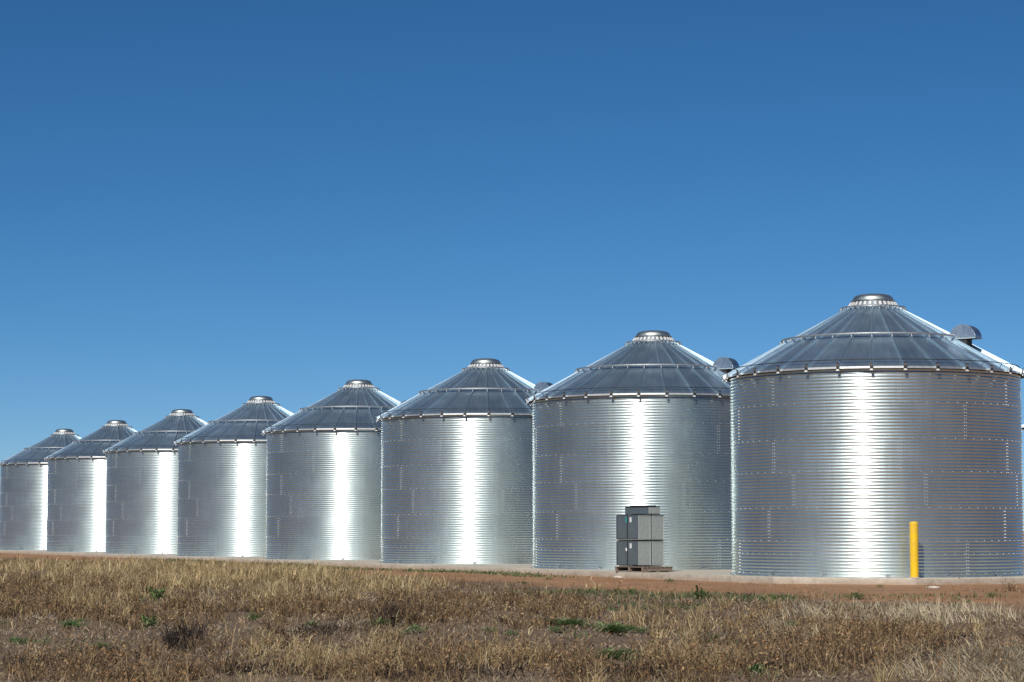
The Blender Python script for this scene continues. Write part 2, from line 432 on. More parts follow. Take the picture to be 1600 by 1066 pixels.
def roof_part(parent):
    b = MB(); st = 2 * pi / NP
    for k in range(NP):
        p0, p1 = RIB0 + k * st, RIB0 + (k + 1) * st
        rs = [ER, 2.2, 1.2, TR]
        vs = [polar(p, r, rz(r)) for r in rs for p in (p0, p1)]
        b.add(vs, [(2 * i, 2 * i + 1, 2 * i + 3, 2 * i + 2) for i in range(3)])
        # turned-down lip along the eave
        vs = [polar(p0, ER, EZ), polar(p1, ER, EZ), polar(p1, ER + .022, EZ - .045), polar(p0, ER + .022, EZ - .045)]
        b.add(vs, [(3, 2, 1, 0)], 3)
        # soffit back to the wall
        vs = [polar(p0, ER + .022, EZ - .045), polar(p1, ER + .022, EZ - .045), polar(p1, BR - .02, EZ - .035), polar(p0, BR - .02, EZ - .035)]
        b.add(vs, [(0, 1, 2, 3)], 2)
        # raised rib at the panel's seam
        d = polar(p0, 1, 0); t = Vector((cos(p0), sin(p0), 0)); up = (Vector((0, 0, 1)) + d * SLOPE).normalized()
        sec = []
        for r, wd, ht in ((ER + .03, .020, .062), (2.0, .017, .056), (TR - .02, .010, .036)):
            c = polar(p0, r, rz(r)) - up * .01
            sec.append([c - t * wd * 1.35, c - t * wd * .8 + up * ht, c + t * wd * .8 + up * ht, c + t * wd * 1.35])
        vs = sum(sec, []); fs = []
        for i in range(2):
            for j in range(3): fs.append((4 * i + j, 4 * i + j + 1, 4 * i + j + 5, 4 * i + j + 4))
        fs.append((3, 2, 1, 0)); b.add(vs, fs, 0)
        # closing cap on the rib's end, hanging over the eave
        c = polar(p0, ER + .031, EZ - .015); o = d * .03
        vs = [c - t * .034 - up * .04, c + t * .034 - up * .04, c + t * .024 + up * .066, c - t * .024 + up * .066]
        vs = vs + [q + o for q in vs]
        b.add(vs, [(0, 1, 5, 4), (1, 2, 6, 5), (2, 3, 7, 6), (3, 0, 4, 7), (4, 5, 6, 7)], 1)
    return b.build('roof', [M_ROOF, M_TRIM, M_SHADE, M_ANCH], parent)
def ring_part(parent, r, lift, rad, legs=True, mat=None):
    b = MB(); n = NP * 2
    b.tube([polar(RIB0 + 2 * pi * i / n, r, rz(r) + lift) for i in range(n)], rad, 6, 0, True)
    if legs:
        for k in range(NP):
            p = RIB0 + 2 * pi * k / NP
            b.tube([polar(p, r, rz(r) + lift), polar(p, r + .05, rz(r + .05) + .035)], rad * .7, 5)
            b.tube([polar(p, r, rz(r) + lift), polar(p, r - .05, rz(r - .05) + .035)], rad * .7, 5)
    return b.build('roof_ring', mat or M_ANCH, parent, True)
def make_bin():
    root = thing('grain_bin', 'nearest and largest silver grain bin, right of the photo behind the yellow bollard', 'grain bin', (*row(0, 0), 0), 0, 'silver corrugated grain bins on the concrete slab')
    link('wall', WALLS[0], root)
    b = MB(); b.lathe([(BR - .03, .0), (BR + .035, .002), (BR + .035, .014), (BR + .006, .016)], 96); b.build('base_flange', M_TRIM, root)
    roof_part(root)
    ring_part(root, 3.14, .085, .010, False, M_DARK); ring_part(root, 2.02, .105, .022); ring_part(root, .70, .095, .014)
    # eave clips: a dark upright strap on the rib and a pale gusset under the eave
    me = None
    for k in range(NP):
        p = RIB0 + 2 * pi * k / NP
        if me is None:
            b = MB()
            b.box((0, -.088, .005), (.058, .012, .125), None, 0, .003)
            b.add([(-.036, -.098, -.092), (.036, -.098, -.092), (.026, -.092, -.058), (-.026, -.092, -.058), (-.036, -.082, -.092), (.036, -.082, -.092), (.026, -.076, -.058), (-.026, -.076, -.058)],
                  [(0, 1, 2, 3), (0, 4, 5, 1), (0, 3, 7, 4), (1, 5, 6, 2), (2, 6, 7, 3), (7, 6, 5, 4)], 1)
            o = b.build('eave_clip', [M_DARK, M_PLATE], root); me = o.data
        else: o = link('eave_clip', me, root)
        o.location = polar(p, ER - .02, EZ); o.rotation_euler = (0, 0, p)
    # anchor brackets bolted to the slab
    me = None
    for k in range(15):
        p = RIB0 + R(5) + 2 * pi * k / 15
        if me is None:
            b = MB(); b.box((0, -.05, .006), (.11, .10, .012), None, 0, .003); b.box((0, -.010, .028), (.10, .012, .045), None, 0, .003)
            b.box((0, -.06, .018), (.03, .03, .014), None, 0, .004)
            o = b.build('anchor_bracket', M_ANCH, root); me = o.data
        else: o = link('anchor_bracket', me, root)
        o.location = polar(p, BR + .036, 0); o.rotation_euler = (0, 0, p)
    # peak: ring of upturned panel ends, lid
    b = MB(); b.lathe([(.56, rz(.56) + .012), (.545, rz(.56) + .045), (.47, 6.005), (.30, 6.02)], 60)
    for k in range(NP):
        p = RIB0 + 2 * pi * (k + .5) / NP; t = Vector((cos(p), sin(p), 0)); lo, hi = polar(p, .556, rz(.56) + .05), polar(p, .50, 5.985)
        n = (polar(p, 1, 0) * .8 + Vector((0, 0, .6))) * .008
        vs = [lo - t * .030 + n, lo + t * .030 + n, hi + t * .026 + n, hi - t * .026 + n]; vs += [q - n * 2 for q in vs]
        b.add(vs, [(0, 1, 2, 3), (0, 4, 5, 1), (1, 5, 6, 2), (2, 6, 7, 3), (3, 7, 4, 0)], 1)
    b.build('peak_collar', [M_HOOD, M_PLATE], root)
    b = MB(); b.lathe([(.40, 6.01), (.490, 6.016), (.494, 6.026), (.455, 6.034), (.452, 6.06), (.435, 6.10), (.39, 6.14), (.31, 6.165), (.2, 6.178), (.0005, 6.182)], 64)
    lid = b.build('lid', M_LID, root, True)
    # roof vent: half-round hood on a box neck, mouth facing down the slope
    vp, vr = R(54), 2.2; zb = rz(vr) + .14
    d = polar(vp, 1, 0); t = Vector((cos(vp), sin(vp), 0)); z1 = Vector((0, 0, 1)); c = polar(vp, vr, zb)
    b = MB(); n = 18; HR, HT = .30, .17
    arc = [c + d * (HR * cos(pi * i / n)) + z1 * (HR * .98 * sin(pi * i / n)) for i in range(n + 1)]
    A = [q - t * HT for q in arc]; B = [q + t * HT for q in arc]; m_ = n + 1
    b.add(A + B, [(i, i + 1, m_ + i + 1, m_ + i) for i in range(n)] + [tuple(range(m_ - 1, -1, -1)), tuple(range(m_, 2 * m_))], 0)
    lips = [c + d * HR - t * HT, c + d * HR + t * HT, c - d * HR * .5 + t * HT, c - d * HR * .5 - t * HT]
    for i in range(4): b.tube([lips[i], lips[(i + 1) % 4]], .011, 5, 1)
    b.tube(A, .009, 5, 1)
    hood = b.build('roof_vent', [M_HOOD, M_TRIM], root)
    b = MB()
    Mx = Matrix((t, d, z1)).transposed()
    b.box(c - d * .06 - z1 * .09, (.27, .30, .20), Mx, 0, .01)
    nk = b.build('vent_neck', M_DARK, hood)
    return root
WALLS = [wall_mesh(s) for s in (5, 21, 33)]
bin0 = make_bin()
LAB = ['second bin from the right, silver grain bin behind the pallet of grey cabinets',
       'third silver grain bin from the right, just left of the one behind the grey cabinets',
       'fourth silver grain bin from the right, standing midway along the row',
       'fifth silver grain bin from the right in the receding row',
       'sixth silver grain bin from the right, third from the far left end',
       'second silver grain bin from the left, partly covered by its larger neighbour',
       'farthest and smallest silver grain bin, at the left edge of the photo']
for i in range(1, 8):
    c = copy_thing(bin0, (*row(T[i] * SP, 0), 0), LAB[i - 1])
    for ch in c.children:
        if ch.name.startswith('wall'): ch.data = WALLS[i % 3]
back = np.array([19.95, 73.5])
copy_thing(bin0, (*back, 0), 'sliver of a silver grain bin behind the nearest bin, at the right edge')
slab_mesh('concrete_slab', [back + np.array([3.9 * cos(k * pi / 4 + pi / 8), 3.9 * sin(k * pi / 4 + pi / 8)]) for k in range(8)])

# ------------------------------------------------------------------ bollard
bx, by = row(-3.6 * .955, 1.49 * .955)
t = thing('bollard', 'yellow painted steel pipe bollard on the corner of the slab', 'bollard', (bx, by, 0))
b = MB(); b.lathe([(.086, 0), (.086, 1.11)], 40); b.build('pipe', M_YEL, t, True)
b = MB(); b.lathe([(.086, 1.11), (.0845, 1.122), (.07, 1.137), (.04, 1.146), (.0005, 1.149)], 40); b.build('cap', M_YEL, t, True)
b = MB(); b.lathe([(.115, 0), (.112, .012), (.088, .02)], 32); b.build('base_collar', M_CONC, t)

# ------------------------------------------------------------------ pallet and cabinets
TH = R(37.6); rv = Vector((cos(TH), sin(TH), 0)); lv = Vector((-sin(TH), cos(TH), 0)); zv = Vector((0, 0, 1))
PC = Vector((3.035, 52.35, 0))
PR, PL = .915, 1.04
pal = thing('pallet', 'weathered grey brown wooden pallet under the stacked cabinets, at the slab edge', 'pallet', PC, TH)
# local x = to the right and away, local y = to the left and away
for k, y in enumerate((.045, PL / 2, PL - .045)):
    b = MB(); b.box((PR / 2, y, .0665), (PR, .05, .085), None, 0, .004); b.build('stringer', M_WOOD, pal)
for k in range(7):
    b = MB(); b.box((.055 + k * (PR - .11) / 6, PL / 2, .12), (.1, PL, .02), None, 0, .003); b.build('deck_board', M_WOOD, pal)
for k, x in enumerate((.06, PR / 2, PR - .06)):
    b = MB(); b.box((x, PL / 2 - (.07 if k == 0 else 0), .012), (.11, PL + (.06 if k == 0 else 0), .02), None, 0, .003); b.build('bottom_board', M_WOOD, pal)
CW, CH = .378, .582
def make_cabinet():
    root = thing('cabinet', 'x', 'cabinet', (0, 0, 0), TH, 'grey metal cabinets stacked on the pallet')
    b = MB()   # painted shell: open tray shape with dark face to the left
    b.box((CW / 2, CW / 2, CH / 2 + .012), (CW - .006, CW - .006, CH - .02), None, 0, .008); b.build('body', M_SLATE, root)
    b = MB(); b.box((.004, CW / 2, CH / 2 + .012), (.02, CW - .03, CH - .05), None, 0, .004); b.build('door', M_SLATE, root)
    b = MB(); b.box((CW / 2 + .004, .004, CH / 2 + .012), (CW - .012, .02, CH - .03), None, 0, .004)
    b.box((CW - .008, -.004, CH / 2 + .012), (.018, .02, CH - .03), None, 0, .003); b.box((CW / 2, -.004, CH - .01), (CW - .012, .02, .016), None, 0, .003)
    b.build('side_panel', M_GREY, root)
    b = MB(); b.box((CW / 2, CW / 2, .006), (CW - .07, CW - .07, .012)); b.build('foot_frame', M_BLACK, root)
    b = MB(); b.box((.003, CW + .003, CH / 2 + .012), (.026, .009, CH - .03)); b.build('gap_shade_strip', M_BLACK, root)  # black strip: shade of the gap between cabinet columns, put into colour
    b = MB(); b.box((CW / 2, CW / 2, CH + .006), (CW - .012, CW - .012, .028)); b.build('lid', M_BLACK, root)  # black sheet added to fill the gap between layers with painted shade
    return root
def cab_at(i, j, z): return PC + rv * (.06 + i * .415) + lv * (.25 + j * .384) + zv * z
names = {(0, 0, 0): 'near lower grey cabinet of the pallet stack, a white sticker on its door',
         (1, 0, 0): 'lower right grey cabinet of the pallet stack, with a plain pale side',
         (0, 1, 0): 'lower left dark grey cabinet of the pallet stack, without a sticker',
         (1, 1, 0): 'grey cabinet hidden at the back of the lower layer of the pallet stack',
         (0, 0, 1): 'near upper grey cabinet of the pallet stack, a white sticker on its door',
         (1, 0, 1): 'upper right grey cabinet of the pallet stack, with a plain pale side',
         (0, 1, 1): 'upper left dark grey cabinet of the pallet stack, beside a teal sticker',
         (1, 1, 1): 'grey cabinet hidden at the back of the upper layer of the pallet stack'}
cab0 = make_cabinet()
placed = {}
for n_, (key, lab) in enumerate(names.items()):
    c = cab0 if n_ == 0 else copy_thing(cab0, (0, 0, 0), lab)
    c['label'] = lab; placed[key] = c; c.location = cab_at(key[0], key[1], .132 + key[2] * .605)
for key, c in placed.items():
    if key[0] == 0 and key[1] == 0:
        b = MB(); b.box((-.009, CW - .12, CH - .105), (.004, .062, .11), None, 0)
        s = b.build('sticker', M_STICK, c)
        b = MB()
        for q in range(3): b.box((-.0125, CW - .12, CH - .075 - q * .03), (.003, .036, .012))
        b.build('print', M_INK, s)
    if key == (0, 1, 1):
        b = MB(); b.box((-.009, .03, CH - .10), (.004, .04, .14)); s = b.build('sticker', M_TEAL, c); s['label'] = 'small teal sticker'
    if key == (0, 1, 0):
        b = MB(); b.box((-.009, .03, CH - .19), (.004, .045, .07)); b.build('sticker', M_STICK, c)
t = thing('flat_cabinet', 'low wide grey cabinet with a dark lid lying on top of the stack', 'cabinet', PC + rv * .34 + lv * .215 + zv * 1.345, TH)
b = MB(); b.box((.19, .42, .082), (.37, .84, .164), None, 0, .008); b.build('body', M_SLATE, t)
b = MB(); b.box((.192, -.002, .085), (.345, .014, .145), None, 0, .003); b.build('side_panel', M_GREY, t)
b = MB(); b.box((.19, .42, .1735), (.392, .80, .019), None, 0, .004); b.box((.19, .40, .195), (.30, .60, .026), None, 0, .004); b.build('lid', M_BLACK, t)

# ------------------------------------------------------------------ vegetation
def mesh_np(name, V, loops, tot, cols, mat, parent=None):
    me = bpy.data.meshes.new(name)
    me.vertices.add(len(V)); me.vertices.foreach_set('co', V.astype(np.float32).ravel())
    me.loops.add(len(loops)); me.loops.foreach_set('vertex_index', loops.astype(np.int32))
    me.polygons.add(len(tot)); me.polygons.foreach_set('loop_start', (np.cumsum(tot) - tot).astype(np.int32))
    at = me.attributes.new('tint', 'FLOAT_COLOR', 'POINT')
    at.data.foreach_set('color', np.concatenate([cols, np.ones((len(cols), 1))], 1).astype(np.float32).ravel())
    me.materials.append(mat); me.update(calc_edges=True)
    return link(name, me, parent)
def blades(base, az, length, width, lean, curl, cols):
    """tapered two-piece blades; lean = sideways reach at mid, curl = extra at the tip (fractions of length)"""
    n = len(base); d = np.stack([np.cos(az), np.sin(az), np.zeros(n)], 1)
    fa = rng.uniform(0, 2 * pi, n); s = np.stack([np.cos(fa), np.sin(fa), np.zeros(n)], 1) * (width / 2)[:, None]
    L = length[:, None]; ln = lean[:, None]; cu = curl[:, None]; z = np.array([0, 0, 1.])
    mid = base + d * L * ln * .45 + z * L * .52 * np.sqrt(np.maximum(1 - ln ** 2 * .8, .03))
    tot = np.clip(ln + cu, 0, 1.25)
    tip = base + d * L * tot * .95 + z * L * np.sqrt(np.maximum(1 - np.minimum(tot, .98) ** 2, .01)) * np.where(tot > 1, .6, 1)
    V = np.stack([base - s, base + s, mid + s * .8, mid - s * .8, tip], 1).reshape(-1, 3)
    k = np.arange(n)[:, None] * 5
    lo = np.concatenate([k + np.array([[0, 1, 2, 3]]), k + np.array([[3, 2, 4]])], 1).ravel()
    tt = np.tile([4, 3], n)
    return V, lo, tt, np.repeat(cols, 5, 0)
def quads(c, a1, a2, cols):
    n = len(c); V = np.stack([c - a1 * .5, c + a2 * .5, c + a1 * .5, c - a2 * .5], 1).reshape(-1, 3)
    return V, np.arange(n * 4), np.full(n, 4), np.repeat(cols, 4, 0)
def join(parts):
    Vs, Ls, Ts, Cs, o = [], [], [], [], 0
    for V, l, t_, c in parts: Vs.append(V); Ls.append(l + o); Ts.append(t_); Cs.append(c); o += len(V)
    return np.concatenate(Vs), np.concatenate(Ls), np.concatenate(Ts), np.concatenate(Cs)
def palette(n, cols, jit=.18):
    c = np.array(cols)[rng.integers(0, len(cols), n)] * rng.uniform(1 - jit, 1 + jit, (n, 1)); return c * rng.uniform(.95, 1.05, (n, 3))
def ell(px, py, blobs, base=0.):
    w_ = np.full(px.shape, base)
    for cx, cy, rx, ry, a in blobs:
        w_ = np.maximum(w_, a * np.clip(1.6 * (1 - ((px - cx) / rx) ** 2 - ((py - cy) / ry) ** 2), 0, 1))
    return w_
def scatter(count):
    """points over the field, thinning out with distance; returns x, y, z, a, n, scale"""
    y = 12 * (118 / 12) ** rng.uniform(0, 1, count); half = .262 * y + 4.5
    keep = rng.uniform(0, 1, count) < half / 32.5
    # sampling density: 1/y along depth; across it is even
    x = rng.uniform(-1, 1, count) * half
    x, y = x[keep], y[keep]
    a, n = to_row(x, y)
    ok = (n > AP + .05) | (a < -6)        # the field goes on round the slab's end
    x, y, a, n = x[ok], y[ok], a[ok], n[ok]; n = np.where(n > AP, n, np.maximum(n, 3 - a * .8))
    z = ground_z(x, y)
    return x, y, z, a, n, np.clip(y / 20, .8, 4)
STRAW = [(.45, .335, .165), (.54, .42, .225), (.34, .24, .115), (.62, .50, .30), (.27, .185, .095)]
PALE = [(.55, .47, .32), (.48, .40, .27), (.62, .53, .36), (.40, .33, .22)]
BROWN = [(.215, .135, .068), (.30, .20, .105), (.145, .09, .05), (.38, .27, .15), (.09, .058, .036)]
RUST = [(.27, .145, .06), (.34, .19, .085), (.19, .10, .045), (.43, .29, .15)]
GREY = [(.29, .22, .165), (.36, .285, .22), (.20, .145, .11), (.44, .35, .26)]

CLEAR = []
BARE = [(110, 1004, 200, 18, .95), (30, 1000, 120, 16, .9), (540, 985, 120, 20, .9), (690, 985, 70, 10, .7), (920, 1010, 180, 9, .7), (760, 925, 90, 8, .8), (1130, 1000, 110, 9, .6),
        (1330, 948, 260, 6, .7), (1150, 1060, 200, 8, .5), (330, 985, 120, 8, .7), (860, 975, 60, 7, .6)]
def clump(x, y, s, lo=.42, k=5.0):
    """tussocks half a metre across inside patches of a few metres"""
    t = .55 * fbm(x * 2.1, y * 2.1, s) + .45 * fbm(x * .45, y * .45, s + 5)
    return np.clip((t - lo) * k, 0, 1)
def clear(px, py):
    w_ = 1 - ell(px, py, BARE)
    for cx, cy, r_ in CLEAR: w_ = np.minimum(w_, np.clip(((px - cx) / (r_ * 1.3)) ** 2 + ((py - cy - r_ * .25) / (r_ * .75)) ** 2, .06, 1) ** 2)
    return w_
def hum(x, y, s): return np.clip(2.6 * fbm(x * 1.5, y * 1.5, s) - .62, .22, 1.5)
def edge_keep(a, n): return np.clip((n - track_edge(a) + .6 * (fbm(a * .5, n * .5, 31) - .5) * 4) / 2.4, .0, 1) + .035 * np.clip((n - AP) / 3, 0, 1)

S_BLOBS = [(330, 902, 340, 26, 1.0), (600, 914, 150, 18, .75), (60, 890, 160, 14, .55), (180, 940, 110, 30, .6), (540, 1040, 160, 28, .65), (430, 1025, 90, 22, .6), (780, 1035, 90, 20, .45), (1080, 1030, 110, 22, .45),
           (1040, 978, 120, 18, .4), (470, 935, 120, 14, .45), (640, 1010, 110, 16, .35), (1150, 962, 80, 14, .3)]
P_BLOBS = [(1430, 965, 230, 20, 1.0), (1520, 1045, 140, 40, .9), (1240, 985, 60, 22, .5), (1330, 960, 120, 16, .6)]
B_BLOBS = [(110, 925, 190, 24, .75), (150, 962, 270, 26, .95), (450, 955, 150, 24, .7), (640, 958, 130, 28, .85), (760, 952, 110, 40, .6),
           (850, 962, 90, 36, .75), (1330, 1010, 180, 45, .9), (700, 1045, 280, 32, .7), (950, 1052, 260, 20, .8), (200, 1050, 220, 28, .9), (1080, 1000, 140, 40, .4)]
L_BLOBS = [(200, 1052, 200, 34, 1.0), (1340, 1015, 190, 48, 1.0), (1000, 1052, 320, 26, .9), (650, 1045, 240, 34, .6), (1220, 1025, 70, 60, .9), (330, 1040, 120, 30, .5)]
def tint_patch(x, y, s, amt=.55):
    return (1 - amt + 2 * amt * fbm(x * .9, y * .9, s))[:, None]
def tussocks(blobs, count, per, hmin, hmax, pal, seed, wid=.006, base=0.0):
    """bunches of blades fanning out of one root"""
    x, y, z, a, n, s = scatter(count); px, py = to_px(x, y, z)
    d = ell(px, py, blobs, base) * edge_keep(a, n) * clear(px, py) ** 2
    k = rng.uniform(0, 1, len(x)) < d
    x, y, z, s = x[k], y[k], z[k], s[k]; m = len(x)
    r = np.repeat(np.arange(m), per); q = len(r); H = rng.uniform(hmin, hmax, m)[r] * rng.uniform(.55, 1.05, q)
    tone = rng.uniform(.7, 1.2, m)[r][:, None]; rad = rng.uniform(.03, .10, m)[r]; az = rng.uniform(0, 2 * pi, q); t_ = np.sqrt(rng.uniform(0, 1, q))
    b = np.stack([x[r] + np.cos(az) * rad * t_, y[r] + np.sin(az) * rad * t_, z[r] - .01], 1)
    return b, az, H, t_, tone, s[r], q
def grasses():
    # pale upright straw
    x, y, z, a, n, s = scatter(2600000); px, py = to_px(x, y, z)
    d = ell(px, py, S_BLOBS, .07) * clump(x, y, 41, .42, 5.5) * edge_keep(a, n) * clear(px, py)
    k = rng.uniform(0, 1, len(x)) < np.minimum(d * .75, 1)
    x, y, z, s, dd, py = x[k], y[k], z[k], s[k], d[k], py[k]; m = len(x)
    L = rng.uniform(.10, .36, m) * (.6 + .6 * np.clip(dd, 0, 1)) * np.where(py < 945, 1.1, .9) * (.35 + .75 * hum(x, y, 201))
    V = blades(np.stack([x, y, z - .01], 1), rng.uniform(0, 2 * pi, m), L, .0058 * s * rng.uniform(.7, 1.3, m), rng.uniform(.05, .85, m) ** 1.1, rng.uniform(0, .5, m), palette(m, STRAW, .28) * tint_patch(x, y, 141))
    b, az, H, t_, tone, sr, q = tussocks(S_BLOBS, 22000, 40, .14, .34, STRAW, 5, base=.03)
    V2 = blades(b, az + rng.normal(0, .4, q), H, .0055 * sr * rng.uniform(.6, 1.3, q), np.clip(t_ * .6 + rng.normal(0, .12, q), 0, .95), rng.uniform(0, .5, q), palette(q, STRAW) * tone * 1.08)
    # lone seed stalks standing clear of the mat
    x, y, z, a, n, s = scatter(26000); px, py = to_px(x, y, z)
    k = rng.uniform(0, 1, len(x)) < edge_keep(a, n) * clear(px, py) * .22; x, y, z, s = x[k], y[k], z[k], s[k]; q = len(x)
    V3 = blades(np.stack([x, y, z - .01], 1), rng.uniform(0, 2 * pi, q), rng.uniform(.20, .48, q), .0065 * s, rng.uniform(.05, .9, q), rng.uniform(0, .4, q), palette(q, STRAW + BROWN[1:2] + BROWN[3:4]))
    o = mesh_np('dry_grass', *join([V, V2, V3]), M_PLANT); tag(o, 'pale straw coloured dry grass standing across the field', 'grass', kind='stuff')
    # greyer matted grass on the right
    x, y, z, a, n, s = scatter(1500000); px, py = to_px(x, y, z)
    d = ell(px, py, P_BLOBS, .0) * clump(x, y, 47, .34, 4) * edge_keep(a, n) * clear(px, py)
    k = rng.uniform(0, 1, len(x)) < d
    x, y, z, s, py = x[k], y[k], z[k], s[k], py[k]; m = len(x); low = py > 1000
    flow = 6.3 * fbm(x * .6, y * .6, 53)
    V = blades(np.stack([x, y, z - .01], 1), flow + rng.normal(0, .9, m), rng.uniform(.12, .30, m), .006 * s * rng.uniform(.7, 1.3, m), np.where(low, rng.uniform(.6, .98, m), rng.uniform(.25, .9, m)), rng.uniform(0, .4, m), palette(m, PALE))
    o = mesh_np('matted_grass', *V, M_PLANT); tag(o, 'greyish pale matted grass lying on the right of the field', 'grass', kind='stuff')
    # brown dead stalks
    x, y, z, a, n, s = scatter(2400000); px, py = to_px(x, y, z)
    d = ell(px, py, B_BLOBS, .12) * clump(x, y, 61, .40, 5) * edge_keep(a, n) * clear(px, py)
    k = rng.uniform(0, 1, len(x)) < d * .55
    x, y, z, s = x[k], y[k], z[k], s[k]; m = len(x)
    V1 = blades(np.stack([x, y, z - .01], 1), rng.uniform(0, 2 * pi, m), rng.uniform(.05, .26, m) * rng.choice([1, 1, 1, 1.1, 1.6], m) * (.3 + .8 * hum(x, y, 207)), .0065 * s * rng.uniform(.6, 1.4, m), rng.uniform(.0, .95, m), rng.uniform(0, .35, m), palette(m, BROWN, .3) * tint_patch(x, y, 151))
    # curled leaves hanging on the stalks
    r = rng.integers(0, m, int(m * .5)); q = len(r)
    c = np.stack([x[r] + rng.normal(0, .03, q), y[r] + rng.normal(0, .03, q), z[r] + rng.uniform(.01, .22, q)], 1)
    sz = rng.uniform(.006, .018, q) * np.clip(s[r], .8, 1.3)
    a1 = rng.normal(0, 1, (q, 3)); a1 /= np.linalg.norm(a1, axis=1)[:, None]; a2 = np.cross(a1, rng.normal(0, 1, (q, 3))); a2 /= np.linalg.norm(a2, axis=1)[:, None]
    V2 = quads(c, a1 * sz[:, None] * 1.8, a2 * sz[:, None] * .9, palette(q, BROWN + STRAW[2:3], .3))
    b, az, H, t_, tone, sr, q = tussocks(B_BLOBS + L_BLOBS, 22000, 34, .10, .32, BROWN, 6, base=.10)
    V3 = blades(b, az + rng.normal(0, .5, q), H, .0065 * np.minimum(sr, 2) * rng.uniform(.6, 1.4, q), np.clip(t_ * .7 + rng.normal(0, .15, q), 0, .95), rng.uniform(0, .4, q), palette(q, BROWN) * tone)
    r = rng.integers(0, q, int(q * .8)); c = b[r] + np.stack([np.cos(az[r]) * H[r] * t_[r] * .4, np.sin(az[r]) * H[r] * t_[r] * .4, H[r] * rng.uniform(.3, 1, len(r))], 1) + rng.normal(0, .015, (len(r), 3))
    a1 = rng.normal(0, 1, c.shape); a1 /= np.linalg.norm(a1, axis=1)[:, None]; a2 = np.cross(a1, rng.normal(0, 1, c.shape)); a2 /= np.linalg.norm(a2, axis=1)[:, None]
    sz = (rng.uniform(.006, .019, len(r)) * np.clip(sr[r], .8, 1.5))[:, None]
    V4 = quads(c, a1 * sz * 1.8, a2 * sz * .9, palette(len(r), BROWN + BROWN + RUST + STRAW[2:3]) * tone[r])
    o = mesh_np('dead_stalks', *join([V1, V2, V3, V4]), M_PLANT); tag(o, 'brown dead weed stalks with curled leaves all over the field', 'dead weeds', kind='stuff')
    # leafy rust-brown dead plants in the foreground
    x, y, z, a, n, s = scatter(200000); px, py = to_px(x, y, z)
    d = ell(px, py, L_BLOBS, .05) * clump(x, y, 71, .38, 5) * edge_keep(a, n) * clear(px, py)
    k = (rng.uniform(0, 1, len(x)) < d * .55)
    x, y, z, s = x[k], y[k], z[k], s[k]; m = len(x)
    H = rng.uniform(.10, .36, m) * (.3 + .8 * hum(x, y, 207)); az = rng.uniform(0, 2 * pi, m); ln = rng.uniform(0, .5, m)
    V1 = blades(np.stack([x, y, z - .01], 1), az, H, .008 * s, ln, rng.uniform(0, .3, m), palette(m, BROWN))
    per = 14; r = np.repeat(np.arange(m), per); q = len(r); tpos = rng.uniform(.12, 1, q)
    c = np.stack([x[r] + np.cos(az[r]) * H[r] * ln[r] * tpos + rng.normal(0, .035, q), y[r] + np.sin(az[r]) * H[r] * ln[r] * tpos + rng.normal(0, .035, q), z[r] + H[r] * tpos * .95], 1)
    sz = rng.uniform(.008, .022, q)
    a1 = rng.normal(0, 1, (q, 3)); a1 /= np.linalg.norm(a1, axis=1)[:, None]; a2 = np.cross(a1, rng.normal(0, 1, (q, 3))); a2 /= np.linalg.norm(a2, axis=1)[:, None]
    V2 = quads(c, a1 * sz[:, None] * 1.9, a2 * sz[:, None], palette(q, RUST + BROWN + BROWN, .35))
    o = mesh_np('dead_leafy_weeds', *join([V1, V2]), M_PLANT); tag(o, 'rusty brown withered leafy weeds in the foreground', 'dead weeds', kind='stuff')
    # flat litter of broken straw
    x, y, z, a, n, s = scatter(2200000)
    d = np.maximum(edge_keep(a, n), .03) * np.clip((fbm(x * .8, y * .8, 81) - .3) * 2.5, .12, 1); d = np.maximum(d, ell(*to_px(x, y, z), BARE) * .9)
    k = rng.uniform(0, 1, len(x)) < d * .55; x, y, z, s = x[k], y[k], z[k], s[k]; m = len(x)
    V = blades(np.stack([x, y, z + rng.uniform(0, .02, m)], 1), rng.uniform(0, 2 * pi, m), rng.uniform(.03, .13, m), .008 * s * rng.uniform(.6, 1.4, m), rng.uniform(.8, 1.0, m), rng.uniform(0, .15, m), palette(m, GREY + BROWN[:2] + PALE[1:2]))
    o = mesh_np('straw_litter', *V, M_PLANT); tag(o, 'grey brown litter of broken stems covering the soil', 'litter', kind='stuff')
    # green ground cover along the slab and beyond the track
    x, y, z, a, n, s = scatter(1200000); px, py = to_px(x, y, z)
    strip = np.clip(1.4 - np.abs(n - 4.55 - .5 * np.sin(a * .4)) / .55, 0, 1) * np.clip((a - 5) / 4, 0, 1) * np.clip((46 - a) / 10, 0, 1)
    edge = ell(px, py, [(900, 928, 130, 7, 1), (1060, 936, 160, 9, .9), (1010, 950, 110, 9, .6), (1215, 938, 50, 9, .9), (340, 874, 120, 6, .5), (740, 1030, 60, 9, .35), (100, 1008, 160, 10, .22), (900, 990, 60, 9, .4), (1100, 1004, 60, 6, .4), (980, 1028, 70, 8, .5), (1190, 1055, 40, 12, .5), (250, 940, 60, 8, .3), (1420, 934, 160, 4, .3)])
    d = np.maximum(strip, edge) * np.clip((fbm(x * 1.2, y * 1.2, 91) - .34) * 4.5, 0, 1)
    k = rng.uniform(0, 1, len(x)) < d; x, y, z, s = x[k], y[k], z[k], s[k]; m = len(x)
    V = blades(np.stack([x, y, z - .005], 1), rng.uniform(0, 2 * pi, m), rng.uniform(.04, .13, m), .012 * s * rng.uniform(.6, 1.3, m), rng.uniform(.2, .9, m), rng.uniform(0, .4, m), palette(m, [(.13, .18, .075), (.17, .205, .095), (.10, .14, .055), (.24, .215, .12)]))
    o = mesh_np('low_green_weeds', *V, M_GREEN); tag(o, 'low green ground cover along the dirt track and slab', 'ground cover', kind='stuff')
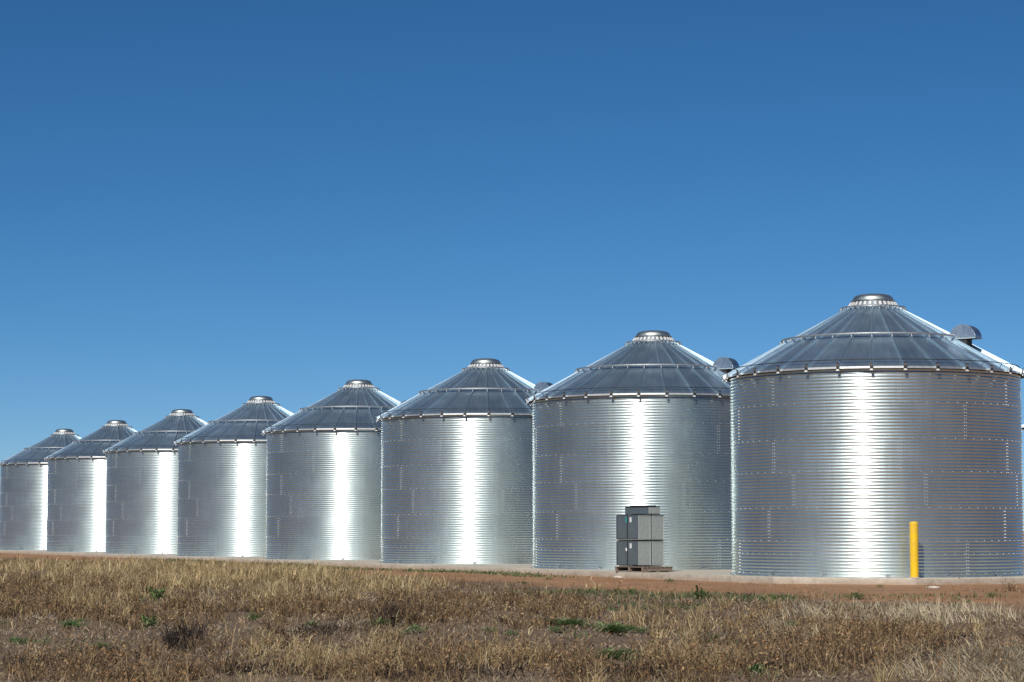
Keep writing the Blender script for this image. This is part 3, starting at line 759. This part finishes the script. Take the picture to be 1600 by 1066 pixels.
BIG = {0: ('largest clump of bright green weed in the foreground, right of the middle', 957, 991, 5, 1.0),
       1: ('broad low green weed just left of the largest green clump', 888, 988, 5, .72),
       2: ('upright dark green leafy weed standing alone beside the red dirt track', 1096, 936, 3, 1.05),
       3: ('bushy green weed with drooping leaves on the grey litter, left part of the field', 232, 983, 4, .75),
       4: ('green weed leaning on the edge of the bare grey litter near the left border', 115, 983, 0, 1.0),
       5: ('green weed half hidden among brown stalks under the pale straw band at left', 245, 942, 4, 1.0),
       6: ('small bright green weed right of the dark streak in the middle of the field', 647, 988, 1, .8),
       7: ('small green weed inside the dark streak in the middle of the field', 590, 981, 2, .8),
       8: ('green weed in the shadowed foreground below the largest green clump', 962, 1027, 5, .75),
       9: ('small round green weed on the red dirt in front of the nearest bin', 1336, 937, 1, 1.1),
       10: ('dark tuft growing at the foot of the slab just right of the pallet', 1047, 910, 2, .6)}
SMALL = [(222, 938, 1), (397, 972, 3), (3, 972, 1), (162, 1016, 0), (20, 1007, 0), (121, 1013, 2), (65, 1010, 1), (285, 1018, 2), (616, 992, 1), (485, 973, 2), (722, 1034, 0),
         (767, 1002, 1), (575, 939, 2), (1005, 991, 0), (987, 930, 3), (882, 929, 2), (919, 929, 1), (925, 952, 0), (1005, 951, 1), (955, 958, 2), (1072, 953, 0), (857, 906, 1),
         (817, 913, 0), (1182, 1056, 4), (1115, 1003, 0), (1496, 937, 1), (1550, 933, 2), (1375, 918, 1), (1210, 942, 4), (1312, 1048, 0), (1507, 944, 0), (1234, 977, 1), (870, 995, 2), (800, 993, 1), (175, 938, 0), (35, 1010, 2)]
CLEAR += [(px, py, 11 + 24 * sc * (mi == 5) + 6 * sc) for _, px, py, mi, sc in BIG.values()] + [(px, py, 11) for px, py, _ in SMALL]
grasses()

# near-black blades: dark dead weeds, and the field's shading put into blade colour
def dark_patches():
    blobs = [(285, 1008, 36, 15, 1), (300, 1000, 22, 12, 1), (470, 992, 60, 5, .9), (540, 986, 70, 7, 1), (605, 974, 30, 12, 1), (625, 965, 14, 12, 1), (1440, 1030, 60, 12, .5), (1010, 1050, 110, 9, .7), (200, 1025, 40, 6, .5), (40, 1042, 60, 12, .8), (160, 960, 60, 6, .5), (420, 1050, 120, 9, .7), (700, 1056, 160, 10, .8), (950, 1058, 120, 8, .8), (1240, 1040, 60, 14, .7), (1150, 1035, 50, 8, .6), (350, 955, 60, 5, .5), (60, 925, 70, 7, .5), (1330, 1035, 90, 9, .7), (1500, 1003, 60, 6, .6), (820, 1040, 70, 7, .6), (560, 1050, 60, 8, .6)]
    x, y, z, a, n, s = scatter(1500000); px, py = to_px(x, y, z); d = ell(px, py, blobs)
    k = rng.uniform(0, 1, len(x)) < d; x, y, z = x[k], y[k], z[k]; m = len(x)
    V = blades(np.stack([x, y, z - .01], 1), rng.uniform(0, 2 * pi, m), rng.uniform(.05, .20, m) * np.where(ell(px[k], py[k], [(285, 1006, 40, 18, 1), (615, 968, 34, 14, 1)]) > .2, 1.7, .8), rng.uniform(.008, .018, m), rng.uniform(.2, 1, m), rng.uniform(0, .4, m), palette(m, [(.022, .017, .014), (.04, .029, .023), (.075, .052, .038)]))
    o = mesh_np('dark_weeds_and_shade', *V, M_PLANT); tag(o, 'near-black dead weeds and painted shade in dark patches of the field', 'dead weeds', kind='stuff')
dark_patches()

# ------------------------------------------------------------------ green weeds one can count
def weed_mesh(seed, wide, tall, nleaf, lw):
    rg = np.random.default_rng(seed); V, F, Cc = [], [], []
    for k in range(nleaf):
        az = rg.uniform(0, 2 * pi); L = rg.uniform(.5, 1.0); el = rg.uniform(.1, 1.0)
        root = np.array([rg.normal(0, .18) * wide, rg.normal(0, .18) * wide, rg.uniform(0, .45) * tall])
        d = np.array([cos(az), sin(az), 0]); sd = np.array([-sin(az), cos(az), 0])
        col = np.array([(.13, .22, .075), (.17, .27, .09), (.25, .31, .14), (.10, .165, .06)][rg.integers(0, 4)]) * rg.uniform(.8, 1.25)
        o = len(V); n = 4
        for i in range(n + 1):
            t_ = i / n; c = root + d * wide * .55 * L * t_ + np.array([0, 0, 1]) * tall * L * (el * t_ * 1.3 - .75 * t_ ** 2 * el + .02)
            wv = lw * math.sin(pi * (.12 + .86 * t_)) * L; f = np.array([0, 0, .35 * wv])
            V += [c - sd * wv + f, c, c + sd * wv + f]; Cc += [col * .95, col * 1.1, col * .95]
        for i in range(n):
            for j in range(2): q = o + i * 3 + j; F.append((q, q + 1, q + 4, q + 3))
    return np.array(V), np.array(F), np.array(Cc)
def weed_data(seed, wide, tall, nleaf, lw):
    V, F, C_ = weed_mesh(seed, wide, tall, nleaf, lw)
    o = mesh_np('leaves', V, F.ravel(), np.full(len(F), 4), C_, M_GREEN); me = o.data; bpy.data.objects.remove(o); return me
WD = [weed_data(100 + i, .30, .13, 54, .011) for i in range(3)] + [weed_data(120 + i, .26, .22, 70, .015) for i in range(2)] + [weed_data(130, .46, .14, 190, .012)]
for lab, px, py, mi, sc in BIG.values():
    o = link('green_weed', WD[mi]); o.location = on_ground(px, py); o.scale = (sc * 1.25,) * 3; o.rotation_euler = (0, 0, random.uniform(0, 6.28))
    tag(o, lab, 'weed', 'green weeds in the field')
for px, py, mi in SMALL:
    o = link('green_weed', WD[mi]); o.location = on_ground(px, py); o.scale = (random.uniform(.45, .85),) * 3; o.rotation_euler = (0, 0, random.uniform(0, 6.28))
    tag(o, 'small green weed growing among the dry grass', 'weed', 'small green weeds in the field')

# ------------------------------------------------------------------ stones
def stone_mesh(seed):
    rg = np.random.default_rng(seed); b = MB(); n, m_ = 10, 6; vs = []
    for i in range(m_ + 1):
        th = pi * i / m_
        for k in range(n):
            ph = 2 * pi * k / n; j = 1 + .22 * sin(ph * 2 + seed) * sin(th) + rg.normal(0, .06)
            vs.append((j * sin(th) * cos(ph), j * .75 * sin(th) * sin(ph), .45 * j * cos(th) + .15))
    fs = [(i * n + k, i * n + (k + 1) % n, (i + 1) * n + (k + 1) % n, (i + 1) * n + k) for i in range(m_) for k in range(n)]
    b.add(vs, fs); o = b.build('stone', M_STONE, None, True); return o
for k, (px, py, r_, lab) in enumerate([(1458, 919, .13, 'flat pale stone on the red dirt below the bollard, by the slab'),
                                       (109, 903, .09, 'white stone in the straw near the left border'),
                                       (570, 947, .06, 'pale stone on bare soil in the middle of the field'),
                                       (700, 926, .06, 'small pale stone behind the field near the dirt track'),
                                       (966, 903, .16, 'pale stone against the foot of the slab below the pallet')]):
    o = stone_mesh(k + 3); o.location = on_ground(px, py); o.scale = (r_, r_, r_ * (.5 if k in (0, 4) else .9)); o.rotation_euler = (0, 0, k * 1.3); tag(o, lab, 'stone', 'pale stones on the ground')
